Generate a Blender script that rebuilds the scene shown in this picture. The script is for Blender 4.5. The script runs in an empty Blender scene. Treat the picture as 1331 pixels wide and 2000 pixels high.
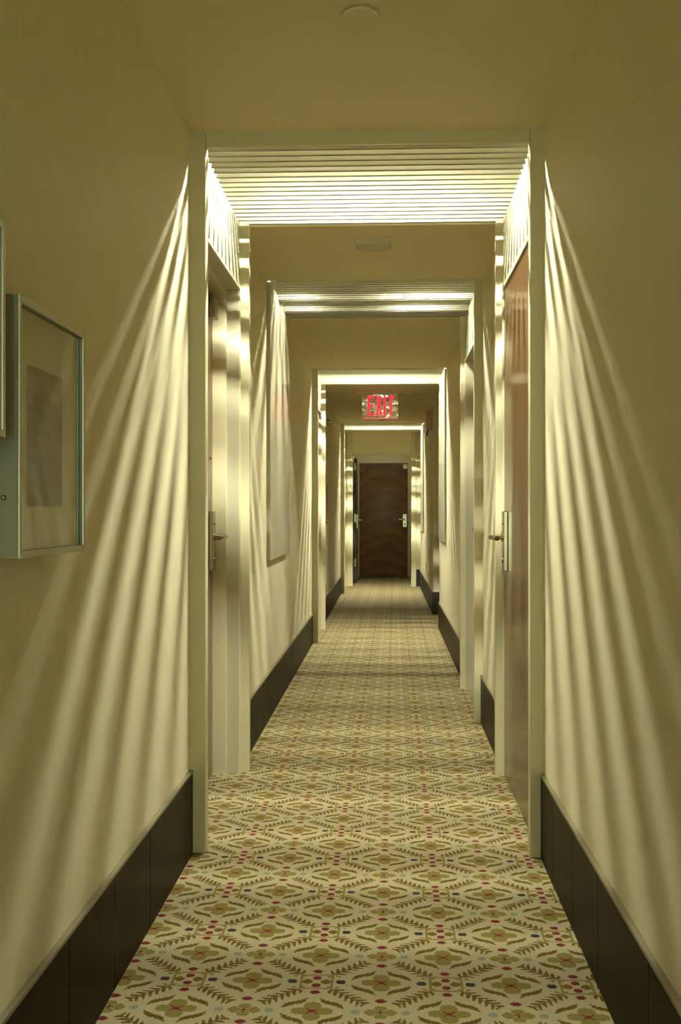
import bpy, bmesh, math, random
from mathutils import Vector, Matrix

# ------------------------------------------------------------------ camera, world, exposure
S = bpy.context.scene
COL = S.collection
cam_d = bpy.data.cameras.new('camera')
cam = bpy.data.objects.new('camera', cam_d)
COL.objects.link(cam)
F_PX = 2120.0
cam_d.sensor_fit = 'VERTICAL'
cam_d.sensor_height = 36.0
cam_d.lens = F_PX / 2000.0 * 36.0
cam_d.shift_y = 0.0015
cam_d.clip_start = 0.02
cam.location = (0, 0, 1.10)
cam.rotation_euler = (math.radians(90), 0, math.atan(91.5 / F_PX))
S.camera = cam

world = bpy.data.worlds.new('world')
S.world = world
world.use_nodes = True
bg = world.node_tree.nodes['Background']
bg.inputs['Color'].default_value = (0.76, 0.92, 0.70, 1)     # assumed daylight, let in as fill by the unseen window added behind the camera
bg.inputs['Strength'].default_value = 14.0
S.view_settings.view_transform = 'Standard'
S.view_settings.look = 'None'
S.view_settings.exposure = 0.2
S.view_settings.gamma = 1.0
S.view_settings.use_curve_mapping = False
S.cycles.max_bounces = 10
S.cycles.diffuse_bounces = 6
S.cycles.glossy_bounces = 5
S.cycles.transparent_max_bounces = 8
S.cycles.sample_clamp_indirect = 6.0
S.cycles.caustics_reflective = False
S.cycles.caustics_refractive = False

LAMP_COLOR = (1.0, 1.0, 0.78)
LAMP = 960.0

# ------------------------------------------------------------------ node helpers
class V:
    """A float socket that can be written as an expression of Math nodes."""
    def __init__(s, nt, sock): s.nt, s.k = nt, sock
    def _m(s, op, *a):
        n = s.nt.nodes.new('ShaderNodeMath'); n.operation = op
        for i, x in enumerate((s,) + a):
            if isinstance(x, V): s.nt.links.new(x.k, n.inputs[i])
            else: n.inputs[i].default_value = float(x)
        return V(s.nt, n.outputs[0])
    def __add__(s, o): return s._m('ADD', o)
    __radd__ = __add__
    def __sub__(s, o): return s._m('SUBTRACT', o)
    def __rsub__(s, o): return (s * -1.0) + o
    def __mul__(s, o): return s._m('MULTIPLY', o)
    __rmul__ = __mul__
    def __truediv__(s, o): return s._m('DIVIDE', o)
    def abs(s): return s._m('ABSOLUTE')
    def floor(s): return s._m('FLOOR')
    def frac(s): return s._m('FRACT')
    def mod(s, o): return s._m('FLOORED_MODULO', o)
    def sin(s): return s._m('SINE')
    def sqrt(s): return s._m('SQRT')
    def min(s, o): return s._m('MINIMUM', o)
    def max(s, o): return s._m('MAXIMUM', o)
    def lt(s, o): return s._m('LESS_THAN', o)
    def gt(s, o): return s._m('GREATER_THAN', o)
    def clamp(s): return s._m('MAXIMUM', 0.0)._m('MINIMUM', 1.0)

def rgb(c): return (c[0], c[1], c[2], 1.0)

def new_mat(name):
    m = bpy.data.materials.new(name); m.use_nodes = True
    nt = m.node_tree
    return m, nt, nt.nodes['Principled BSDF']

def mix(nt, fac, a, b):
    n = nt.nodes.new('ShaderNodeMix'); n.data_type = 'RGBA'
    ia, ib = n.inputs[6], n.inputs[7]
    for s, x in ((ia, a), (ib, b)):
        if hasattr(x, 'is_output'): nt.links.new(x, s)
        else: s.default_value = rgb(x)
    if isinstance(fac, V): nt.links.new(fac.k, n.inputs[0])
    elif hasattr(fac, 'is_output'): nt.links.new(fac, n.inputs[0])
    else: n.inputs[0].default_value = fac
    return n.outputs[2]

def noise(nt, coord, scale, detail=3.0, stretch=(1, 1, 1), rough=0.55):
    mp = nt.nodes.new('ShaderNodeMapping'); mp.inputs['Scale'].default_value = stretch
    nt.links.new(coord, mp.inputs['Vector'])
    n = nt.nodes.new('ShaderNodeTexNoise')
    n.inputs['Scale'].default_value = scale; n.inputs['Detail'].default_value = detail
    n.inputs['Roughness'].default_value = rough
    nt.links.new(mp.outputs[0], n.inputs['Vector'])
    return V(nt, n.outputs['Fac'])

def position(nt):
    return nt.nodes.new('ShaderNodeNewGeometry').outputs['Position']

def objcoord(nt):
    return nt.nodes.new('ShaderNodeTexCoord').outputs['Object']

def bump(nt, b, h, strength, dist=0.01):
    n = nt.nodes.new('ShaderNodeBump')
    n.inputs['Strength'].default_value = strength; n.inputs['Distance'].default_value = dist
    nt.links.new(h.k, n.inputs['Height']); nt.links.new(n.outputs[0], b.inputs['Normal'])

def plain(name, col, rough=0.5, metal=0.0, spec=0.5, coat=0.0, var=0.06, scale=30.0, bstr=0.0, stretch=(1, 1, 1), emit=None):
    m, nt, b = new_mat(name)
    nz = noise(nt, position(nt), scale, 3, stretch)
    lo = [c * (1 - var) for c in col]; hi = [min(1, c * (1 + var)) for c in col]
    nt.links.new(mix(nt, nz, lo, hi), b.inputs['Base Color'])
    b.inputs['Roughness'].default_value = rough
    b.inputs['Metallic'].default_value = metal
    b.inputs['Specular IOR Level'].default_value = spec
    b.inputs['Coat Weight'].default_value = coat
    b.inputs['Coat Roughness'].default_value = 0.08
    if bstr: bump(nt, b, nz, bstr, 0.002)
    if emit:
        b.inputs['Emission Color'].default_value = rgb(emit[0]); b.inputs['Emission Strength'].default_value = emit[1]
    return m

M = {}
def wallpaper():
    m, nt, b = new_mat('wallpaper'); p = position(nt)
    fib = noise(nt, p, 260, 3, (1, 1, 0.045), 0.6)
    fine = noise(nt, p, 900, 2, (1, 1, 0.12))
    big = noise(nt, p, 2.2, 2)
    col = mix(nt, fib, (0.72, 0.66, 0.455), (0.86, 0.80, 0.58))
    col = mix(nt, big * 0.35, col, (0.76, 0.71, 0.50))
    nt.links.new(col, b.inputs['Base Color'])
    b.inputs['Specular IOR Level'].default_value = 0.45
    nt.links.new((fib * -0.35 + 0.62).k, b.inputs['Roughness'])
    bump(nt, b, fib + fine * 0.5, 0.34, 0.0022)
    return m
M['wall'] = wallpaper()
M['ceiling'] = plain('ceiling_paint', (0.81, 0.735, 0.51), 0.75, var=0.05, scale=140, bstr=0.15)
M['trim'] = plain('cream_trim_enamel', (0.64, 0.595, 0.40), 0.32, coat=0.15, var=0.03, scale=60)
M['lacquer'] = plain('cream_lacquer', (0.50, 0.47, 0.345), 0.26, coat=0.4, var=0.02, scale=12)
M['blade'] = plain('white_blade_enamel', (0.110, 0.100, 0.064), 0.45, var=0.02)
M['housing'] = plain('white_housing', (0.86, 0.85, 0.78), 0.6, var=0.02)
M['nickel'] = plain('satin_nickel', (0.42, 0.38, 0.27), 0.18, metal=1.0, var=0.05, scale=200)
M['nickel_dark'] = plain('dark_satin_metal', (0.22, 0.2, 0.14), 0.35, metal=0.9, var=0.05, scale=200)
M['black'] = plain('black_plastic', (0.015, 0.014, 0.012), 0.5)
M['frame_metal'] = plain('silver_frame_metal', (0.50, 0.50, 0.41), 0.36, metal=0.75, var=0.03, scale=80)
M['frame_side'] = plain('grey_frame_side', (0.32, 0.34, 0.27), 0.55, var=0.04, scale=60)
M['mat_board'] = plain('white_mat_board', (0.88, 0.86, 0.76), 0.85, var=0.02, scale=300)
M['white_plastic'] = plain('off_white_plastic', (0.62, 0.58, 0.45), 0.4, var=0.03)
M['pink_plastic'] = plain('dull_pink_plastic', (0.55, 0.36, 0.27), 0.5, var=0.04)
M['red_wood'] = plain('red_brown_wood', (0.13, 0.035, 0.02), 0.35, coat=0.3, var=0.2, scale=60, stretch=(1, 1, 0.1))
M['print_paper'] = plain('pale_notice_paper', (0.6, 0.55, 0.42), 0.8)

def wood(name, c1, c2, rough, coat, sx=(1, 1, 0.04), flame=False, spec=0.5):
    m, nt, b = new_mat(name); p = objcoord(nt)
    g = noise(nt, p, 90, 5, sx, 0.65)
    big = noise(nt, p, 5.0, 3, (1, 1, 0.25) if not flame else (0.6, 1, 2.2))
    fac = (g * 1.35 + big * 0.7 - 0.52).clamp()
    if flame:
        pz = nt.nodes.new('ShaderNodeSeparateXYZ'); nt.links.new(p, pz.inputs[0])
        arch = (V(nt, pz.outputs[2]) * 26 + V(nt, pz.outputs[0]) * V(nt, pz.outputs[0]) * 30 + big * 9).sin() * 0.16
        fac = (fac + arch).clamp()
    nt.links.new(mix(nt, fac, c1, c2), b.inputs['Base Color'])
    b.inputs['Roughness'].default_value = rough
    b.inputs['Coat Weight'].default_value = coat; b.inputs['Coat Roughness'].default_value = 0.07
    b.inputs['Specular IOR Level'].default_value = spec
    bump(nt, b, g, 0.06, 0.001)
    return m
M['door_wood'] = wood('brown_door_veneer', (0.034, 0.014, 0.005), (0.165, 0.080, 0.030), 0.34, 0.45)
M['end_wood'] = wood('dark_flame_veneer', (0.040, 0.015, 0.002), (0.21, 0.098, 0.014), 0.5, 0.03, flame=True)
M['base_wood'] = wood('dark_baseboard_veneer', (0.002, 0.0014, 0.0004), (0.016, 0.011, 0.003), 0.40, 0.0, (1, 1, 0.12), spec=0.04)
M['base_cap'] = plain('baseboard_cap', (0.14, 0.12, 0.07), 0.3, coat=0.3, var=0.2, scale=50)

def tube_mat(name, strength):
    m, nt, b = new_mat(name)
    b.inputs['Base Color'].default_value = (0.9, 0.9, 0.85, 1)
    b.inputs['Emission Color'].default_value = rgb(LAMP_COLOR)
    b.inputs['Emission Strength'].default_value = strength
    return m
M['tube'] = tube_mat('fluorescent_tube_glow', LAMP)
M['tube_bright'] = tube_mat('bright_fluorescent_tube_glow', LAMP * 1.6)  # same tubes at higher strength, raised to brighten the farther bays
M['dome_glow'] = tube_mat('dome_glow', 20.0)
M['red_fill'] = plain('exit_letter_red', (0.6, 0.01, 0.05), 0.4, var=0.01, emit=((1.0, 0.004, 0.035), 0.75))
M['red_edge'] = plain('exit_letter_outline', (0.8, 0.05, 0.12), 0.4, var=0.01, emit=((1.0, 0.07, 0.16), 0.95))

def mirror():
    m, nt, b = new_mat('wavy_mirror_panel')
    b.inputs['Base Color'].default_value = (0.86, 0.80, 0.62, 1)
    b.inputs['Metallic'].default_value = 1.0; b.inputs['Roughness'].default_value = 0.08
    bump(nt, b, noise(nt, position(nt), 13, 1.5), 0.6, 0.012)
    return m
M['mirror'] = mirror()

def glass():
    m, nt, b = new_mat('picture_glass')
    nt.nodes.remove(b)
    out = nt.nodes['Material Output']
    tr = nt.nodes.new('ShaderNodeBsdfTransparent'); tr.inputs[0].default_value = (0.97, 0.98, 0.96, 1)
    gl = nt.nodes.new('ShaderNodeBsdfGlossy'); gl.inputs['Roughness'].default_value = 0.0
    ge = nt.nodes.new('ShaderNodeNewGeometry')
    dt = nt.nodes.new('ShaderNodeVectorMath'); dt.operation = 'DOT_PRODUCT'
    nt.links.new(ge.outputs['Normal'], dt.inputs[0]); nt.links.new(ge.outputs['Incoming'], dt.inputs[1])
    g = 1.0 - V(nt, dt.outputs['Value']).abs()
    fres = g * g * g * g * g * 0.90 + 0.10
    ms = nt.nodes.new('ShaderNodeMixShader')
    nt.links.new(fres.k, ms.inputs[0]); nt.links.new(tr.outputs[0], ms.inputs[1]); nt.links.new(gl.outputs[0], ms.inputs[2])
    nt.links.new(ms.outputs[0], out.inputs['Surface'])
    return m
M['glass'] = glass()

def sepia_print():
    """Old sepia photograph of a row of tall town houses, drawn in the print's own y (across) and z (up)."""
    m, nt, b = new_mat('sepia_print')
    sp = nt.nodes.new('ShaderNodeSeparateXYZ'); oc = objcoord(nt); nt.links.new(oc, sp.inputs[0])
    u = V(nt, sp.outputs[1]) / 0.20          # -0.5 .. 0.5 across
    v = V(nt, sp.outputs[2]) / 0.235         # 0 .. 1 up
    n1 = noise(nt, oc, 60, 4); n2 = noise(nt, oc, 220, 3)
    house = ((u + 0.5) * 3.2).floor()
    roof = 0.80 + (house * 2.3).sin() * 0.05 + ((u + 0.5) * 20).sin() * 0.018 + n2 * 0.04
    facade = v.lt(roof)
    wx = ((u + 0.5) * 9.5).frac(); wz = (v * 8.0 + house * 0.3).frac()
    win = wx.gt(0.34) * wx.lt(0.68) * wz.gt(0.25) * wz.lt(0.8) * v.gt(0.36) * v.lt(roof - 0.08)
    corn = wz.lt(0.09) * v.gt(0.3)
    c = mix(nt, (n1 * 1.2 - 0.2).clamp(), (0.24, 0.19, 0.12), (0.40, 0.33, 0.22))         # sky
    cf = mix(nt, (n2 * 0.8 + n1 * 0.5 - 0.2).clamp(), (0.07, 0.048, 0.026), (0.21, 0.16, 0.10))
    cf = mix(nt, corn * 0.5, cf, (0.07, 0.05, 0.03))
    cf = mix(nt, win * 0.85, cf, (0.016, 0.010, 0.006))
    street = mix(nt, (n2 * 1.3 - 0.2).clamp(), (0.016, 0.009, 0.005), (0.08, 0.05, 0.028))
    c = mix(nt, facade, c, cf)
    c = mix(nt, v.lt(0.33 + n1 * 0.08), c, street)
    nt.links.new(c, b.inputs['Base Color']); b.inputs['Roughness'].default_value = 0.8
    return m
M['print'] = sepia_print()

def carpet():
    m, nt, b = new_mat('patterned_carpet')
    p = position(nt)
    mp = nt.nodes.new('ShaderNodeMapping'); mp.vector_type = 'POINT'
    mp.inputs['Rotation'].default_value = (0, 0, math.radians(0.35))
    nt.links.new(p, mp.inputs['Vector'])
    sp = nt.nodes.new('ShaderNodeSeparateXYZ'); nt.links.new(mp.outputs[0], sp.inputs[0])
    P = 0.1515
    jit = noise(nt, p, 260, 1); jit2 = noise(nt, p, 233, 1, (1, 1.1, 1))
    u0 = (V(nt, sp.outputs[0]) - CARPET_X) / P + (jit - 0.5) * 0.045
    v0 = (V(nt, sp.outputs[1]) - CARPET_Y) / P + (jit2 - 0.5) * 0.045
    Q = 46.0
    u0 = ((u0 * Q).floor() + 0.5) / Q
    v0 = ((v0 * Q).floor() + 0.5) / Q
    u = ((u0 + 1.0).mod(2.0) - 1.0).abs()
    v = ((v0 + 1.0).mod(2.0) - 1.0).abs()
    def ell(x, y, cx, cy, rx, ry):
        a = (x - cx) / rx; c = (y - cy) / ry
        return (a * a + c * c).lt(1.0)
    far = (u + v).gt(1.0)
    # flower cell
    fu = u + far * (1.0 - 2.0 * u); fv = v + far * (1.0 - 2.0 * v)
    petals = ell(fu, fv, .175, 0, .135, .115).max(ell(fu, fv, 0, .165, .135, .13))
    cross = (fu - fv * 1.15).abs().lt(.028) * fu.lt(.085) * fu.gt(-.01)
    ax, ay, bx, by = .455, .09, .09, .43
    L = math.hypot(bx - ax, by - ay); dx, dy = (bx - ax) / L, (by - ay) / L
    e = ((fu - ax) * dx + (fv - ay) * dy) / L
    pe = (fu - ax) * dy * -1.0 + (fv - ay) * dx
    pe = pe + (e * 6.283).sin() * 0.028
    inside = e.gt(0.0) * e.lt(1.0)
    leaf = inside * pe.abs().lt((e.clamp() * 3.1416).sin() * 0.050 + 0.008 + (e * 40).sin() * 0.006)
    # small flower S
    su, sv = u, 1.0 - v
    spet = ell(su, sv, .15, 0, .085, .10).max(ell(su, sv, 0, .12, .10, .085))
    scross = su.min(sv).lt(.018) * su.max(sv).lt(.06)
    sblue = ell(su, sv, .37, 0, .075, .075)
    sred = ell(su, sv, 0, .37, .078, .07)
    # lozenge L
    lu, lv = 1.0 - u, v
    lred = ell(lu, lv, 0, .13, .07, .062).max(ell(lu, lv, 0, .375, .078, .066))
    lbrown = ell(lu, lv, .14, 0, .075, .085)
    box = lu.max(lv)
    lframe = box.lt(.27) * (box.gt(.225) + (lu - lv).abs().lt(.03) * box.gt(.17)).min(1.0)
    lnavy = ell(lu, lv, .375, 0, .072, .075)
    # garland along the diagonals
    s = u - v; t = (u + v - 1.0) * 0.7071
    at = t.abs()
    span = s.lt(.50) * s.gt(-.54)
    comb = (s * 6.0 + at * 3.6 + (t.gt(0.0)) * 0.35).frac()
    garl = span * at.lt(.125) * comb.lt(0.86 - at * 4.6)
    stem = span * at.lt(.012)
    nz = noise(nt, p, 420, 2); nb = noise(nt, p, 3.0, 2)
    base = mix(nt, nz, (0.155, 0.130, 0.068), (0.315, 0.275, 0.170))
    c = mix(nt, garl.max(leaf), base, (0.066, 0.034, 0.004))
    c = mix(nt, stem, c, (0.10, 0.058, 0.010))
    olive = mix(nt, nz, (0.085, 0.067, 0.013), (0.145, 0.118, 0.030))
    c = mix(nt, petals.max(spet).max(lframe), c, olive)
    c = mix(nt, lbrown, c, (0.08, 0.043, 0.006))
    c = mix(nt, cross.max(sred).max(lred), c, (0.085, 0.0015, 0.009))
    c = mix(nt, scross, c, (0.09, 0.02, 0.01))
    c = mix(nt, sblue, c, (0.125, 0.135, 0.108))
    c = mix(nt, lnavy, c, (0.008, 0.008, 0.013))
    c = mix(nt, nb * 0.10, c, (0.12, 0.095, 0.045))
    nt.links.new(c, b.inputs['Base Color'])
    b.inputs['Roughness'].default_value = 0.95
    b.inputs['Specular IOR Level'].default_value = 0.1
    bump(nt, b, nz, 0.5, 0.004)
    return m
CARPET_X, CARPET_Y = -0.030, 2.545
M['carpet'] = carpet()

# ------------------------------------------------------------------ mesh helpers
def rootloc(o):
    v = Vector((0, 0, 0))
    while o is not None:
        v += o.location; o = o.parent
    return v

def link(name, me, mat, parent=None):
    o = bpy.data.objects.new(name, me); COL.objects.link(o)
    if mat is not None and len(me.materials) == 0: me.materials.append(M[mat])
    if parent is not None: o.parent = parent
    return o

def finish(name, bm, mat, parent=None, loc=None, smooth=False):
    """World-space bmesh -> object, its origin at loc (top level) or at its parent's origin."""
    off = rootloc(parent) if parent is not None else Vector(loc or (0, 0, 0))
    bmesh.ops.recalc_face_normals(bm, faces=bm.faces)
    for v in bm.verts: v.co -= off
    if smooth:
        for f in bm.faces: f.smooth = True
    me = bpy.data.meshes.new(name); bm.to_mesh(me); bm.free()
    if smooth: me.set_sharp_from_angle(angle=math.radians(40))
    o = link(name, me, mat, parent)
    if parent is None: o.location = off
    return o

def add_box(bm, x0, x1, y0, y1, z0, z1, bev=0.0, seg=2):
    r = bmesh.ops.create_cube(bm, size=1.0)
    vs = r['verts']
    for v in vs:
        v.co = Vector((x0 if v.co.x < 0 else x1, y0 if v.co.y < 0 else y1, z0 if v.co.z < 0 else z1))
    if bev:
        es = list({e for v in vs for e in v.link_edges})
        bmesh.ops.bevel(bm, geom=es, offset=bev, segments=seg, affect='EDGES', profile=0.6)

def box(name, x, y, z, mat, parent=None, bev=0.0, loc=None):
    bm = bmesh.new()
    add_box(bm, min(x), max(x), min(y), max(y), min(z), max(z), bev)
    return finish(name, bm, mat, parent, loc)

def add_cyl(bm, a, b, r0, r1=None, n=16):
    a, b = Vector(a), Vector(b); r1 = r0 if r1 is None else r1
    q = (b - a).to_track_quat('Z', 'Y').to_matrix()
    ra, rb = [], []
    for i in range(n):
        d = q @ Vector((math.cos(2 * math.pi * i / n), math.sin(2 * math.pi * i / n), 0))
        ra.append(bm.verts.new(a + d * r0)); rb.append(bm.verts.new(b + d * r1))
    for i in range(n):
        bm.faces.new((ra[i], ra[(i + 1) % n], rb[(i + 1) % n], rb[i]))
    bm.faces.new(ra[::-1]); bm.faces.new(rb)

def add_sweep(bm, pts, radii, n=12):
    pts = [Vector(p) for p in pts]; rings = []
    for i, p in enumerate(pts):
        d = (pts[min(i + 1, len(pts) - 1)] - pts[max(i - 1, 0)]).normalized()
        q = d.to_track_quat('Z', 'Y').to_matrix()
        rings.append([bm.verts.new(p + q @ Vector((math.cos(2 * math.pi * k / n), math.sin(2 * math.pi * k / n), 0)) * radii[i]) for k in range(n)])
    for A, B in zip(rings, rings[1:]):
        for k in range(n): bm.faces.new((A[k], A[(k + 1) % n], B[(k + 1) % n], B[k]))
    bm.faces.new(rings[0][::-1]); bm.faces.new(rings[-1])

def add_lathe(bm, c, prof, n=40, axis='Z'):
    """prof: (radius, height) pairs around a vertical (or X) axis through c."""
    rings = []
    for r, h in prof:
        ring = []
        for k in range(n):
            a = 2 * math.pi * k / n
            q = Vector((r * math.cos(a), r * math.sin(a), h)) if axis == 'Z' else Vector((h, r * math.cos(a), r * math.sin(a)))
            ring.append(bm.verts.new(Vector(c) + q))
        rings.append(ring)
    for A, B in zip(rings, rings[1:]):
        for k in range(n): bm.faces.new((A[k], A[(k + 1) % n], B[(k + 1) % n], B[k]))
    bm.faces.new(rings[0][::-1]); bm.faces.new(rings[-1])

def empty(name, loc):
    o = bpy.data.objects.new(name, None); COL.objects.link(o); o.location = loc
    o.empty_display_size = 0.1
    return o

def tag(o, label, cat=None, group=None, kind=None):
    o['label'] = label
    if cat: o['category'] = cat
    if group: o['group'] = group
    if kind: o['kind'] = kind
    return o

def struct(name, loc, label, cat):
    return tag(empty(name, loc), label, cat, kind='structure')

# ------------------------------------------------------------------ the corridor (x right, y ahead, z up)
XL, XR = -0.640, 0.500          # wall faces
BL, BR = -0.629, 0.488          # faces inside the lit bays
FL, FR = -0.588, 0.456          # inner edges of the portal flanges
ZC = 2.33                       # ceiling
TOP = 2.92
Y0, Y_END, Y_DOOR = -3.2, 16.42, 18.85
BAYS = [(3.490, 4.640), (5.720, 6.860), (9.200, 10.350), (14.840, 16.000)]
FILL_BAY = (-2.95, -1.80)       # unseen lit bay added behind the camera to raise the ambient light
ALC = (10.46, 11.87)            # side alcove on the right
HEAD = 2.045                    # door heads

fl = box('floor', (-0.95, 1.9), (Y0, 19.2), (-0.12, 0.0), 'carpet')
tag(fl, 'cream carpet with olive flowers, brown garlands and crimson dots running down the corridor', 'carpet', kind='structure')

ce = struct('ceiling', (0, 0, ZC), 'plain cream painted ceiling between the louvre lights', 'ceiling')
for a, b_ in ((Y0, FILL_BAY[0]), (FILL_BAY[1], BAYS[0][0]), (BAYS[0][1], BAYS[1][0]), (BAYS[1][1], BAYS[2][0]), (BAYS[2][1], BAYS[3][0]), (BAYS[3][1], Y_END)):
    box('ceiling_section', (-0.95, 1.9), (a, b_), (ZC, TOP), 'ceiling', ce)
box('ceiling_section', (-0.95, 1.9), (Y_END + 0.1, 19.2), (ZC, TOP), 'ceiling', ce)

WO_L, WO_R = -0.95, 0.85        # outer faces
wl = struct('wall_left', (XL, 0, 0), 'cream fibre wallpaper wall on the left of the corridor', 'wall')
wr = struct('wall_right', (XR, 0, 0), 'cream fibre wallpaper wall on the right of the corridor', 'wall')
def wsec(side, y0, y1, z0=0.0, z1=TOP, mat='wall'):
    if side == 'L': box('wall_section', (WO_L, XL), (y0, y1), (z0, z1), mat, wl)
    else: box('wall_section', (XR, WO_R), (y0, y1), (z0, z1), mat, wr)
def bay_piece(side, y0, y1, z0, z1):
    if side == 'L': box('bay_lining', (WO_L, BL), (y0, y1), (z0, z1), 'lacquer', wl)
    else: box('bay_lining', (BR, WO_R), (y0, y1), (z0, z1), 'lacquer', wr)

# plain stretches of wall
wsec('L', Y0, BAYS[0][0]); wsec('L', BAYS[0][1], BAYS[2][0]); wsec('L', BAYS[2][1], BAYS[3][0]); wsec('L', BAYS[3][1], Y_END)
wsec('R', Y0, BAYS[0][0]); wsec('R', BAYS[0][1], BAYS[1][0]); wsec('R', BAYS[1][1], ALC[0])
wsec('R', ALC[1], Y_END)
# alcove: back wall and the far return
box('wall_section', (1.75, 1.9), (ALC[0] - 0.3, ALC[1] + 0.3), (0, TOP), 'wall', wr)
box('wall_section', (WO_R, 1.75), (ALC[0] - 0.15, ALC[0]), (0, TOP), 'wall', wr)
box('wall_section', (WO_R, 1.75), (ALC[1], ALC[1] + 0.15), (0, TOP), 'wall', wr)

# ------------------------------------------------------------------ doors
def lever(parent, side, xf, y, z, sgn):
    """Long escutcheon plate with a lever; xf = door face, side = +1 when the corridor lies towards +x."""
    lh = box('escutcheon', (xf, xf + side * 0.018), (y - 0.036, y + 0.036), (z - 0.139, z + 0.106), 'nickel', parent, bev=0.003)
    lh['label'] = 'long satin nickel plate of the lever handle'
    bm = bmesh.new()
    x1 = xf + side * 0.018
    pts = [(x1, y, z), (x1 + side * 0.030, y, z), (x1 + side * 0.044, y + sgn * 0.004, z), (x1 + side * 0.049, y + sgn * 0.018, z),
           (x1 + side * 0.047, y + sgn * 0.045, z), (x1 + side * 0.040, y + sgn * 0.085, z - 0.001), (x1 + side * 0.033, y + sgn * 0.112, z - 0.002)]
    add_sweep(bm, pts, [0.0105, 0.0095, 0.0095, 0.0095, 0.0092, 0.0095, 0.0105], 14)
    lo = finish('lever', bm, 'nickel', lh, smooth=True)
    bm = bmesh.new(); add_cyl(bm, (x1 - side * 0.001, y, z), (x1 + side * 0.006, y, z), 0.017, n=20)
    finish('rosette', bm, 'nickel', lh, smooth=True)
    box('card_slot', (x1 - side * 0.001, x1 + side * 0.0012), (y - 0.018, y + 0.018), (z + 0.052, z + 0.058), 'black', lh)
    bm = bmesh.new(); add_cyl(bm, (x1 - side * 0.001, y, z - 0.095), (x1 + side * 0.003, y, z - 0.095), 0.010, n=16)
    finish('key_cylinder', bm, 'nickel_dark', lh, smooth=True)

def recess_door(name, side, bay, label, near_hinge=True):
    """Door leaf set back behind a stepped reveal. side 'L' or 'R'."""
    y0, y1 = bay
    s = 1 if side == 'L' else -1
    bx = BL if side == 'L' else BR
    ya, yb = y0 + 0.115, y1 - 0.068
    bay_piece(side, y0 + 0.012, ya, 0, TOP); bay_piece(side, yb, y1, 0, TOP); bay_piece(side, ya, yb, HEAD, TOP)
    d = struct(name, (bx - s * 0.11, (ya + yb) / 2, 0), label, 'door')
    # slim moulding round the opening, then the stepped frame
    fr = box('door_frame', (bx - s * 0.050, bx - s * 0.170), (ya - 0.001, ya + 0.022), (0, HEAD), 'trim', d, bev=0.002)
    box('door_frame', (bx - s * 0.050, bx - s * 0.170), (yb - 0.022, yb + 0.001), (0, HEAD), 'trim', d, bev=0.002)
    box('door_frame', (bx - s * 0.050, bx - s * 0.170), (ya + 0.022, yb - 0.022), (HEAD - 0.024, HEAD + 0.001), 'trim', d, bev=0.002)
    box('edge_moulding', (bx + s * 0.007, bx - s * 0.01), (ya - 0.012, ya - 0.0015), (0, HEAD + 0.012), 'trim', d, bev=0.002)
    box('edge_moulding', (bx + s * 0.007, bx - s * 0.01), (yb + 0.0015, yb + 0.012), (0, HEAD + 0.012), 'trim', d, bev=0.002)
    box('edge_moulding', (bx + s * 0.007, bx - s * 0.01), (ya, yb), (HEAD + 0.0015, HEAD + 0.012), 'trim', d, bev=0.002)
    xf = bx - s * 0.108
    lf = box('leaf', (xf, xf - s * 0.042), (ya + 0.024, yb - 0.024), (0.006, HEAD - 0.026), 'door_wood', d, bev=0.002)
    lf['label'] = 'brown wood veneer door leaf'
    lever(d, s, xf, yb - 0.085, 1.003, -1)
    box('closer_bracket', (xf + s * 0.001, xf + s * 0.028), (yb - 0.13, yb - 0.045), (HEAD - 0.135, HEAD - 0.052), 'nickel', d, bev=0.003)
    bm = bmesh.new(); add_cyl(bm, (xf - s * 0.001, (ya + yb) / 2, 1.50), (xf + s * 0.005, (ya + yb) / 2, 1.50), 0.009)
    finish('peephole', bm, 'nickel', d, smooth=True)
    bm = bmesh.new(); add_cyl(bm, (xf - s * 0.001, yb - 0.09, 1.33), (xf + s * 0.007, yb - 0.09, 1.33), 0.006)
    finish('viewer_stud', bm, 'nickel', d, smooth=True)
    # wall closing the recess behind the leaf
    return d

recess_door('door_1', 'L', BAYS[0], 'recessed brown door with lever on the left under the nearest louvre light')
recess_door('door_2', 'R', BAYS[1], 'recessed door on the right under the second louvre light, only its reveal showing')
recess_door('door_3', 'L', BAYS[2], 'recessed door on the left under the third louvre light, just before the exit sign')
recess_door('door_4', 'L', BAYS[3], 'recessed door on the left under the farthest louvre light beside the end door')

# flush door on the right of bay one
y0, y1 = BAYS[0]
ya, yb = y0 + 0.085, y1 - 0.052
bay_piece('R', y0 + 0.012, ya, 0, TOP); bay_piece('R', yb, y1, 0, TOP); bay_piece('R', ya, yb, HEAD + 0.012, TOP)
box('bay_lining', (BR + 0.075, WO_R), (ya, yb), (0, HEAD + 0.012), 'lacquer', wr)
d = struct('door_5', (BR, (ya + yb) / 2, 0), 'glossy brown veneer door with long nickel lever plate on the right nearest the camera', 'door')
box('door_frame', (BR - 0.006, BR + 0.06), (yb - 0.014, yb), (0, HEAD + 0.012), 'trim', d, bev=0.002)
box('door_frame', (BR - 0.006, BR + 0.06), (ya, ya + 0.014), (0, HEAD + 0.012), 'trim', d, bev=0.002)
box('door_frame', (BR - 0.006, BR + 0.06), (ya + 0.014, yb - 0.014), (HEAD - 0.008, HEAD + 0.012), 'trim', d, bev=0.002)
box('leaf', (BR + 0.002, BR + 0.044), (ya + 0.017, yb - 0.017), (0.006, HEAD - 0.011), 'door_wood', d, bev=0.0015)
lever(d, -1, BR + 0.002, yb - 0.115, 1.003, -1)

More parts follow.
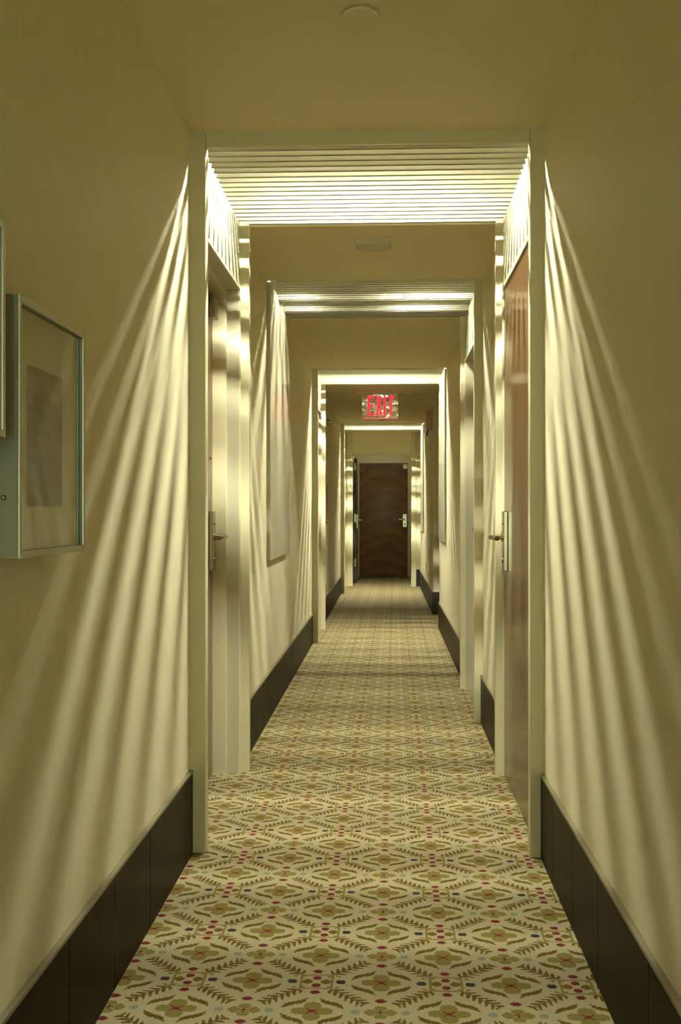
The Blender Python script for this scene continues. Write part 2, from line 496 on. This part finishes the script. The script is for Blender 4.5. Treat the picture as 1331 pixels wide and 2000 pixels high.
# ------------------------------------------------------------------ bays with a hanging panel instead of a door
def hanging_panel(side, bay, z0, label):
    y0, y1 = bay
    if side == 'L': wsec_done = None
    x = (XL, XL + 0.021) if side == 'L' else (XR, XR - 0.015)
    p = box('wall_panel', x, (y0 + 0.012, y1 - 0.012), (z0, ZC - 0.002), 'lacquer', None, bev=0.003, loc=(x[0], (y0 + y1) / 2, z0))
    tag(p, label, 'wall panel', 'hanging gloss wall panels')
hanging_panel('L', BAYS[1], 0.850, 'glossy cream wall panel on the left wall below the second louvre light')
hanging_panel('R', BAYS[2], 0.850, 'glossy cream wall panel on the right wall below the third louvre light')
hanging_panel('R', BAYS[3], 0.850, 'small distant cream wall panel on the right wall beside the end door')

# ------------------------------------------------------------------ portal trims (flange jambs and heads)
def jamb(t, side, y0, y1):
    x = (XL - 0.001, FL) if side == 'L' else (FR, XR + 0.001)
    box('jamb', x, (y0, y1), (0, ZC + 0.004), 'trim', t, bev=0.003)
def portal(name, y, far, sides, head, label):
    t = struct(name, (0, y, 0), label, 'door trim')
    for s in sides: jamb(t, s, y, y + (0.050 if not far else 0.042))
    if head:
        box('head', (FL + 0.0005, FR - 0.0005), (y, y + 0.03), (ZC - head, ZC + 0.01), 'trim', t, bev=0.003)
portal('trim_1', BAYS[0][0], False, 'LR', 0.046, 'cream portal trim with two jambs and a head across the nearest bay')
portal('trim_2', BAYS[0][1] - 0.042, True, 'LR', 0, 'cream jambs at the far side of the nearest lit bay')
portal('trim_3', BAYS[1][0], False, 'R', 0.010, 'cream portal trim before the second lit bay')
portal('trim_4', BAYS[1][1] - 0.042, True, 'R', 0, 'cream jamb at the far side of the second lit bay')
portal('trim_5', BAYS[2][0], False, 'L', 0.010, 'cream portal trim before the third lit bay')
portal('trim_6', BAYS[2][1] - 0.042, True, 'L', 0, 'cream jamb at the far side of the third lit bay by the exit sign')
portal('trim_7', BAYS[3][0], False, 'L', 0.010, 'cream portal trim before the farthest lit bay')

# ------------------------------------------------------------------ baseboards, board by board
def boards(parent, side, y0, y1, h, step, rnd):
    y = y0
    while y < y1 - 0.02:
        e = min(y1, y + step * rnd.uniform(0.8, 1.25))
        if y1 - e < 0.12: e = y1
        x = (XL, XL + 0.011) if side == 'L' else (XR, XR - 0.011)
        box('board', x, (y + 0.0012, e - 0.0012), (0.0, h), 'base_wood', parent, bev=0.0012)
        y = e
    x = (XL, XL + 0.013) if side == 'L' else (XR, XR - 0.013)
    box('cap_strip', x, (y0, y1), (h + 0.0005, h + 0.009), 'base_cap', parent, bev=0.001)
rnd = random.Random(4)
bl = struct('baseboard_left', (XL, 0, 0), 'tall dark stained wood baseboard along the left wall', 'baseboard')
br = struct('baseboard_right', (XR, 0, 0), 'tall dark stained wood baseboard along the right wall', 'baseboard')
boards(bl, 'L', Y0, BAYS[0][0], 0.262, 0.42, rnd)
boards(bl, 'L', BAYS[0][1], BAYS[2][0], 0.242, 0.5, rnd)
boards(bl, 'L', BAYS[2][1], BAYS[3][0], 0.238, 0.55, rnd)
boards(br, 'R', Y0, BAYS[0][0], 0.262, 0.42, rnd)
boards(br, 'R', BAYS[0][1], BAYS[1][0], 0.245, 0.45, rnd)
boards(br, 'R', BAYS[1][1], ALC[0], 0.240, 0.5, rnd)
boards(br, 'R', ALC[1], Y_END - 0.016, 0.240, 0.6, rnd)
box('board', (XR - 0.012, 1.70), (ALC[1] - 0.012, ALC[1] - 0.0005), (0, 0.245), 'black', br)

# ------------------------------------------------------------------ louvre lights: blades, tubes, housing
def blade_mesh(w):
    """L-shaped blade, w long, lip towards the camera; origin at bottom centre."""
    me = bpy.data.meshes.new('blade')
    t, h, lip = 0.0022, 0.037, 0.012
    pr = [(-lip, 0), (t, 0), (t, h), (0, h), (0, 0.003), (-lip, 0.003)]
    vs = [(x, y, z) for x in (-w / 2, w / 2) for y, z in pr]
    n = len(pr)
    fs = [tuple(range(n))[::-1], tuple(range(n, 2 * n))] + [(i, (i + 1) % n, n + (i + 1) % n, n + i) for i in range(n)]
    me.from_pydata(vs, [], fs); me.update()
    bm = bmesh.new(); bm.from_mesh(me); bmesh.ops.recalc_face_normals(bm, faces=bm.faces); bm.to_mesh(me); bm.free()
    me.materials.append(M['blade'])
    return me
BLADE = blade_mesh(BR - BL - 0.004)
PITCH = 0.0585
XC = (BL + BR) / 2
def louvre(tube, bay, tubes, label):
    y0, y1 = bay
    L = empty('louvre_light', (XC, (y0 + y1) / 2, ZC))
    tag(L, label, 'ceiling light', 'louvre lights set across the corridor ceiling')
    box('housing', (BL - 0.1, BR + 0.1), (y0 - 0.02, y1 + 0.02), (TOP - 0.02, TOP + 0.02), 'housing', L)
    k, y = 0, y0 + 0.065
    while y < y1 - 0.015:
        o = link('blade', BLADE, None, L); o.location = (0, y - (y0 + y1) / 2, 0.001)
        k += 1; y += PITCH
    for (dy, xa, xb, z) in tubes:
        bm = bmesh.new(); add_cyl(bm, (xa, y0 + dy, z), (xb, y0 + dy, z), 0.0106, n=12)
        tb = finish('tube', bm, tube, L, smooth=True); tb['label'] = 'glowing fluorescent tube above the blades'
        for x in (xa, xb):
            s = 1 if x == xb else -1
            bm = bmesh.new(); add_cyl(bm, (x, y0 + dy, z), (x + s * 0.018, y0 + dy, z), 0.0118, n=10)
            finish('end_cap', bm, 'nickel', tb, smooth=True)
TZ = 2.70
louvre('tube', BAYS[0], [(0.40, -0.56, 0.42, TZ), (0.6925, -0.56, 0.42, TZ)], 'largest louvre ceiling light of white blades, nearest the camera')
louvre('tube_bright', BAYS[1], [(0.36, -0.55, -0.47, 2.45), (0.36, 0.06, 0.38, 2.45), (0.711, -0.54, -0.47, 2.45), (0.711, 0.08, 0.29, 2.45)], 'second louvre ceiling light with a dark gap between its two glowing spots')
louvre('tube_bright', BAYS[2], [(0.40, -0.58, 0.42, TZ), (0.6925, -0.58, 0.42, TZ)], 'bright louvre ceiling light just before the exit sign')
louvre('tube_bright', BAYS[3], [(0.40, -0.58, 0.42, TZ), (0.6925, -0.58, 0.42, TZ)], 'farthest, smallest louvre ceiling light above the end door')

louvre('tube', FILL_BAY, [(0.39, -0.56, 0.42, TZ), (0.82, -0.56, 0.42, TZ)], 'unseen louvre ceiling light added behind the camera as ambient fill')

# ------------------------------------------------------------------ end of the corridor
OX0, OX1, OH = -0.523, 0.360, 1.985
we = struct('wall_end', (0, Y_END, 0), 'cream end wall with a door opening under the last light', 'wall')
box('wall_section', (WO_L, OX0), (Y_END, Y_END + 0.12), (0, TOP), 'trim', we)
box('wall_section', (OX1, WO_R), (Y_END, Y_END + 0.12), (0, TOP), 'trim', we)
box('wall_section', (OX0, OX1), (Y_END, Y_END + 0.12), (OH, TOP), 'wall', we)
box('wall_section', (WO_L, OX0 - 0.035), (Y_END + 0.12, 19.2), (0, TOP), 'wall', we)
box('wall_section', (OX1 + 0.035, WO_R), (Y_END + 0.12, 19.2), (0, TOP), 'wall', we)
box('wall_section', (WO_L, WO_R), (Y_DOOR + 0.05, 19.2), (0, TOP), 'wall', we)
t8 = struct('trim_8', (0, Y_END, 0), 'cream casing posts and dark head line around the end opening', 'door trim')
box('post', (-0.612, OX0 - 0.004), (Y_END - 0.014, Y_END), (0, ZC - 0.001), 'trim', t8, bev=0.003)
box('post', (OX1 + 0.004, 0.434), (Y_END - 0.014, Y_END), (0, ZC - 0.001), 'trim', t8, bev=0.003)
box('head', (OX0 - 0.004, OX1 + 0.004), (Y_END - 0.012, Y_END), (OH - 0.012, OH + 0.012), 'trim', t8, bev=0.002)
be = struct('baseboard_end', (0.45, Y_END, 0), 'black baseboard block on the end wall right of the casing', 'baseboard')
box('board', (0.435, 0.489), (Y_END - 0.012, Y_END), (0, 0.255), 'black', be)

d6 = struct('door_6', (-0.06, Y_DOOR, 0), 'dark wood door closing the far end of the corridor', 'door')
lf = box('leaf', (-0.485, 0.352), (Y_DOOR, Y_DOOR + 0.042), (0.006, 1.968), 'end_wood', d6, bev=0.002)
box('door_frame', (0.354, 0.40), (Y_DOOR - 0.03, Y_DOOR + 0.05), (0, 2.12), 'trim', d6, bev=0.002)
box('door_frame', (-0.56, -0.487), (Y_DOOR - 0.03, Y_DOOR + 0.05), (0, 2.12), 'trim', d6, bev=0.002)
box('door_frame', (-0.487, 0.354), (Y_DOOR - 0.03, Y_DOOR + 0.05), (1.972, 2.12), 'trim', d6, bev=0.002)
pl = box('escutcheon', (0.268, 0.338), (Y_DOOR - 0.016, Y_DOOR), (0.865, 1.09), 'nickel', d6, bev=0.003)
bm = bmesh.new()
add_sweep(bm, [(0.300, Y_DOOR - 0.016, 1.0), (0.300, Y_DOOR - 0.05, 1.0), (0.288, Y_DOOR - 0.062, 1.0), (0.24, Y_DOOR - 0.062, 0.998), (0.20, Y_DOOR - 0.058, 0.996)], [0.011] * 5)
finish('lever', bm, 'nickel', pl, smooth=True)
box('card_slot', (0.285, 0.320), (Y_DOOR - 0.0175, Y_DOOR - 0.0155), (1.055, 1.063), 'black', pl)
box('key_hole', (0.292, 0.312), (Y_DOOR - 0.0175, Y_DOOR - 0.0155), (0.905, 0.925), 'black', pl)
box('closer_bracket', (0.275, 0.345), (Y_DOOR - 0.03, Y_DOOR), (1.875, 1.955), 'nickel', d6, bev=0.003)

d7 = struct('door_7', (-0.52, 17.6, 0), 'black door leaf standing open against the left side before the end door', 'door')
box('leaf', (-0.530, -0.487), (17.15, 18.02), (0.010, 1.975), 'end_wood', d7, bev=0.002)
box('edge_band', (-0.529, -0.488), (17.147, 17.152), (0.011, 1.974), 'black', d7)
for z0, z1 in ((1.78, 1.90), (0.965, 1.09), (0.26, 0.385)):
    box('edge_plate', (-0.521, -0.496), (17.1425, 17.148), (z0, z1), 'nickel', d7, bev=0.001)
pl = box('escutcheon', (-0.487, -0.470), (17.20, 17.26), (0.865, 1.09), 'nickel', d7, bev=0.002)
bm = bmesh.new()
add_sweep(bm, [(-0.470, 17.23, 0.995), (-0.425, 17.23, 0.995), (-0.412, 17.245, 0.995), (-0.412, 17.33, 0.995)], [0.010] * 4)
finish('lever', bm, 'nickel', pl, smooth=True)

# ------------------------------------------------------------------ back of the corridor, behind the camera: an assumed window, added for fill light
wb = struct('wall_back', (0, Y0, 0), 'wall behind the camera with a tall assumed window', 'wall')
WX0, WX1, WZ0, WZ1 = -0.45, 0.32, 0.55, 2.05
box('wall_section', (WO_L, WX0), (Y0 - 0.12, Y0), (0, TOP), 'wall', wb)
box('wall_section', (WX1, 1.9), (Y0 - 0.12, Y0), (0, TOP), 'wall', wb)
box('wall_section', (WX0, WX1), (Y0 - 0.12, Y0), (0, WZ0), 'wall', wb)
box('wall_section', (WX0, WX1), (Y0 - 0.12, Y0), (WZ1, TOP), 'wall', wb)
w1 = struct('assumed_window_1', ((WX0 + WX1) / 2, Y0, WZ0), 'assumed tall window, unseen behind the camera, added for daylight fill', 'window')  # unseen opening, added to let fill light into the near corridor
for x in (WX0, WX1 - 0.04): box('assumed_window_frame', (x, x + 0.04), (Y0 - 0.08, Y0 - 0.02), (WZ0, WZ1), 'trim', w1)
for z in (WZ0, (WZ0 + WZ1) / 2, WZ1 - 0.04): box('assumed_window_frame', (WX0 + 0.04, WX1 - 0.04), (Y0 - 0.08, Y0 - 0.02), (z, z + 0.04), 'trim', w1)
box('pane', (WX0 + 0.04, WX1 - 0.04), (Y0 - 0.052, Y0 - 0.048), (WZ0 + 0.04, WZ1 - 0.04), 'glass', w1)
pd = bpy.data.lights.new('assumed_window_portal', 'AREA'); pd.shape = 'RECTANGLE'; pd.size = WX1 - WX0; pd.size_y = WZ1 - WZ0
pd.cycles.is_portal = True
po = bpy.data.objects.new('assumed_window_portal', pd); COL.objects.link(po)
po.location = ((WX0 + WX1) / 2, Y0 - 0.11, (WZ0 + WZ1) / 2); po.rotation_euler = (math.radians(90), 0, 0)

# ------------------------------------------------------------------ framed pictures on the left wall
def picture(y0, y1, z0, z1, xf, label, pr):
    o = empty('framed_picture', (XL, (y0 + y1) / 2, z0))
    tag(o, label, 'picture', 'framed prints on the left wall')
    w = 0.012
    rim = xf - 0.004
    for nm, ya, yb, za, zb in (('frame_side', y0, y0 + w, z0, z1), ('frame_side', y1 - w, y1, z0, z1),
                               ('frame_rail', y0 + w, y1 - w, z0, z0 + w), ('frame_rail', y0 + w, y1 - w, z1 - w, z1)):
        s = box(nm, (XL, rim), (ya, yb), (za, zb), 'frame_side', o, bev=0.0006)
        box('front_edge', (rim, xf), (ya, yb), (za, zb), 'frame_metal', s, bev=0.001)
    box('mat_board', (xf - 0.019, xf - 0.015), (y0 + w, y1 - w), (z0 + w, z1 - w), 'mat_board', o)
    ya, yb, za, zb = pr
    bm = bmesh.new()
    vs = [bm.verts.new((xf - 0.0144, y, z)) for y, z in ((ya, za), (yb, za), (yb, zb), (ya, zb))]
    bm.faces.new(vs)
    me = bpy.data.meshes.new('print')
    off = Vector((XL, (ya + yb) / 2, za))
    for v in bm.verts: v.co -= off
    bm.to_mesh(me); bm.free()
    p = link('print', me, 'print', o); p.location = off - o.location
    p['label'] = 'sepia photograph of tall town houses'
    box('glass', (xf - 0.009, xf - 0.007), (y0 + w, y1 - w), (z0 + w, z1 - w), 'glass', o)
    bm = bmesh.new(); add_cyl(bm, (XL + 0.040, y0 + 0.001, z0 + 0.096), (XL + 0.040, y0 - 0.0015, z0 + 0.096), 0.0042, n=16)
    sc = finish('screw', bm, 'black', o, smooth=True)
    bm = bmesh.new(); add_cyl(bm, (XL + 0.040, y0 - 0.0014, z0 + 0.096), (XL + 0.040, y0 - 0.0022, z0 + 0.096), 0.0022, n=12)
    finish('screw_socket', bm, 'frame_metal', sc, smooth=True)
XF = -0.575
picture(1.674, 2.045, 1.029, 1.444, XF, 'deep silver framed sepia print of town houses on the left wall', (1.752, 1.944, 1.112, 1.345))
picture(1.245, 1.613, 1.214, 1.540, XF, 'second silver frame cut off by the left picture edge, hung higher', (1.33, 1.53, 1.27, 1.48))

# ------------------------------------------------------------------ EXIT sign
EY, EZ = 11.02, ZC
ex = empty('exit_sign', (-0.075, EY, EZ))
tag(ex, 'red EXIT sign with mirrored panel hanging from the ceiling', 'exit sign')
box('canopy', (-0.305, 0.155), (EY - 0.05, EY + 0.05), (EZ - 0.012, EZ), 'white_plastic', ex, bev=0.003)
PW, PH = 0.368, 0.248
px0, pz1 = -0.259, EZ - 0.013
pn = box('panel', (px0, px0 + PW), (EY - 0.004, EY + 0.004), (pz1 - PH, pz1), 'mirror', ex, bev=0.0015)
pn['label'] = 'mirrored sign panel with wavy reflections'
box('lower_edge', (px0, px0 + PW), (EY - 0.006, EY + 0.006), (pz1 - PH - 0.006, pz1 - PH), 'red_edge', ex, bev=0.001)
def letter(ch, x0, x1, z0, z1, grow, y, mat, parent):
    s = 0.025 - 2 * 0
    x0 -= grow; x1 += grow; z0 -= grow; z1 += grow
    s = 0.0225 + 2 * grow
    polys = []
    zm = (z0 + z1) / 2
    if ch == 'E': polys = [[(x0, z0), (x1, z0), (x1, z0 + s), (x0 + s, z0 + s), (x0 + s, zm - s / 2), (x1 - 0.010, zm - s / 2), (x1 - 0.010, zm + s / 2), (x0 + s, zm + s / 2), (x0 + s, z1 - s), (x1, z1 - s), (x1, z1), (x0, z1)]]
    if ch == 'X':
        xm = (x0 + x1) / 2; q = s * 0.62
        polys = [[(x0, z0), (x0 + s, z0), (xm, zm - s * 1.0), (x1 - s, z0), (x1, z0), (xm + q, zm), (x1, z1), (x1 - s, z1), (xm, zm + s * 1.0), (x0 + s, z1), (x0, z1), (xm - q, zm)]]
    if ch == 'I': polys = [[(x0, z0), (x1, z0), (x1, z1), (x0, z1)]]
    if ch == 'T':
        xm = (x0 + x1) / 2
        polys = [[(xm - s / 2, z0), (xm + s / 2, z0), (xm + s / 2, z1 - s), (x1, z1 - s), (x1, z1), (x0, z1), (x0, z1 - s), (xm - s / 2, z1 - s)]]
    bm = bmesh.new()
    for pl in polys:
        a = [bm.verts.new((x, y, z)) for x, z in pl]; b = [bm.verts.new((x, y + 0.0012, z)) for x, z in pl]
        n = len(pl)
        bm.faces.new(a); bm.faces.new(b[::-1])
        for i in range(n): bm.faces.new((a[i], a[(i + 1) % n], b[(i + 1) % n], b[i]))
    return finish('letter' if mat == 'red_edge' else 'letter_face', bm, mat, parent)
k = PW / 70.3
for ch, a, b_ in (('E', 11.2, 24.2), ('X', 27.2, 39.4), ('I', 42.2, 46.6), ('T', 49.6, 63.2)):
    x0, x1 = px0 + a * k, px0 + b_ * k
    lo = letter(ch, x0, x1, pz1 - 0.226, pz1 - 0.024, 0.0, EY - 0.0052, 'red_edge', ex)
    letter(ch, x0, x1, pz1 - 0.226, pz1 - 0.024, -0.0045, EY - 0.0066, 'red_fill', lo)

# ------------------------------------------------------------------ small fittings
def cover_disc(x, y, r, label):
    bm = bmesh.new()
    add_lathe(bm, (x, y, ZC), [(r * 0.80, 0.0), (r * 0.80, -0.006), (r, -0.0062), (r, -0.0085), (r * 0.96, -0.0105), (r * 0.5, -0.0125), (0.001, -0.013)], 48)
    tag(finish('sprinkler_cover', bm, 'ceiling', loc=(x, y, ZC), smooth=True), label, 'sprinkler', 'round sprinkler covers on the ceiling')
cover_disc(-0.066, 2.665, 0.0435, 'large round sprinkler cover on the nearest ceiling at the top edge')
cover_disc(0.293, 11.16, 0.045, 'small round sprinkler cover on the ceiling right of the exit sign')
cover_disc(-0.070, 14.30, 0.043, 'tiny round sprinkler cover on the ceiling below the exit sign, before the last light')

# smoke detector: square base, domed body with curved far edge
sdo = empty('smoke_detector', (-0.063, 4.92, ZC))
tag(sdo, 'square cream smoke detector on the ceiling beyond the nearest louvre light', 'smoke detector')
def dome_outline(s):
    pts = [(-0.079 * s, -0.088 * s), (0.079 * s, -0.088 * s), (0.077 * s, 0.055 * s)]
    for i in range(1, 10):
        t = i / 10
        pts.append((0.077 * s * (1 - 2 * t), (0.055 + 0.043 * math.sin(math.pi * t) ** 0.8) * s))
    pts.append((-0.077 * s, 0.055 * s))
    return pts
bm = bmesh.new()
rings = []
for s, z in ((1.0, 0.0), (1.0, -0.016), (0.965, -0.023), (0.9, -0.0265)):
    rings.append([bm.verts.new((-0.063 + x, 4.92 + y, ZC + z)) for x, y in dome_outline(s)])
n = len(rings[0])
for A, B in zip(rings, rings[1:]):
    for i in range(n): bm.faces.new((A[i], A[(i + 1) % n], B[(i + 1) % n], B[i]))
bm.faces.new(rings[0]); bm.faces.new(rings[-1])
finish('body', bm, 'white_plastic', sdo)
bm = bmesh.new(); add_cyl(bm, (-0.02, 4.95, ZC - 0.026), (-0.02, 4.95, ZC - 0.0285), 0.004, n=12)
finish('indicator', bm, 'white_plastic', sdo, smooth=True)

# alarm sounder on the right wall beyond the alcove
al = empty('alarm_box', (XR, 11.99, 2.02))
tag(al, 'pinkish alarm box high on the right wall right of the exit sign', 'alarm')
box('body', (XR, XR - 0.068), (11.93, 12.05), (2.022, 2.235), 'pink_plastic', al, bev=0.006)
box('grille', (XR - 0.067, XR - 0.071), (11.945, 12.035), (2.05, 2.20), 'white_plastic', al, bev=0.002)
bm = bmesh.new(); add_sweep(bm, [(XR - 0.055, 11.97, 2.024), (XR - 0.058, 11.965, 2.0), (XR - 0.066, 11.955, 1.955)], [0.006, 0.007, 0.008])
finish('pull_handle', bm, 'black', al, smooth=True)

# strobe on the left wall
st = empty('wall_strobe', (XL, 11.25, 2.05))
tag(st, 'small wall strobe with chrome lens on the left wall by the exit sign', 'strobe')
box('back_plate', (XL, XL + 0.014), (11.18, 11.30), (2.0, 2.115), 'white_plastic', st, bev=0.003)
bm = bmesh.new()
add_lathe(bm, (XL + 0.013, 11.24, 2.05), [(0.030, 0), (0.032, 0.012), (0.028, 0.022), (0.018, 0.024), (0.016, 0.034), (0.019, 0.036), (0.017, 0.044), (0.004, 0.047)], 24, 'X')
finish('lens', bm, 'nickel', st, smooth=True)

# notice in a red-brown frame on the left wall past the third bay
nb = empty('framed_notice', (XL, 11.0, 0.98))
tag(nb, 'narrow red brown framed notice on the left wall beyond the third bay', 'notice')
for nm, a, b_, z0, z1 in (('frame_side', 10.80, 10.825, 0.995, 1.405), ('frame_side', 11.165, 11.19, 0.995, 1.405), ('frame_rail', 10.825, 11.165, 0.995, 1.02), ('frame_rail', 10.825, 11.165, 1.38, 1.405)):
    box(nm, (XL, XL + 0.022), (a, b_), (z0, z1), 'red_wood', nb, bev=0.002)
box('sheet', (XL, XL + 0.010), (10.825, 11.165), (1.02, 1.38), 'red_wood', nb)

# assumed lamp, hidden from view, added to light the lobby behind the end opening
cl = empty('assumed_ceiling_lamp', (-0.06, 17.75, ZC))
tag(cl, 'assumed round lamp, added out of view on the lobby ceiling between the end opening and the dark wood door', 'ceiling light')
bm = bmesh.new(); add_lathe(bm, (-0.06, 17.75, ZC), [(0.13, 0), (0.13, -0.02), (0.12, -0.022)], 32)
finish('base', bm, 'white_plastic', cl, smooth=True)
bm = bmesh.new(); add_lathe(bm, (-0.06, 17.75, ZC - 0.0215), [(0.115, 0), (0.108, -0.025), (0.08, -0.045), (0.04, -0.054), (0.001, -0.056)], 32)
finish('shade', bm, 'dome_glow', cl, smooth=True)

# outlet on the right wall
ou = empty('wall_outlet', (XR, 13.9, 0.33))
tag(ou, 'cream socket plate low on the right wall near the end door', 'outlet')
box('cover_plate', (XR, XR - 0.006), (13.86, 13.94), (0.345, 0.46), 'white_plastic', ou, bev=0.002)
for z in (0.375, 0.425):
    box('socket', (XR - 0.0055, XR - 0.0075), (13.885, 13.915), (z - 0.014, z + 0.014), 'black', ou)
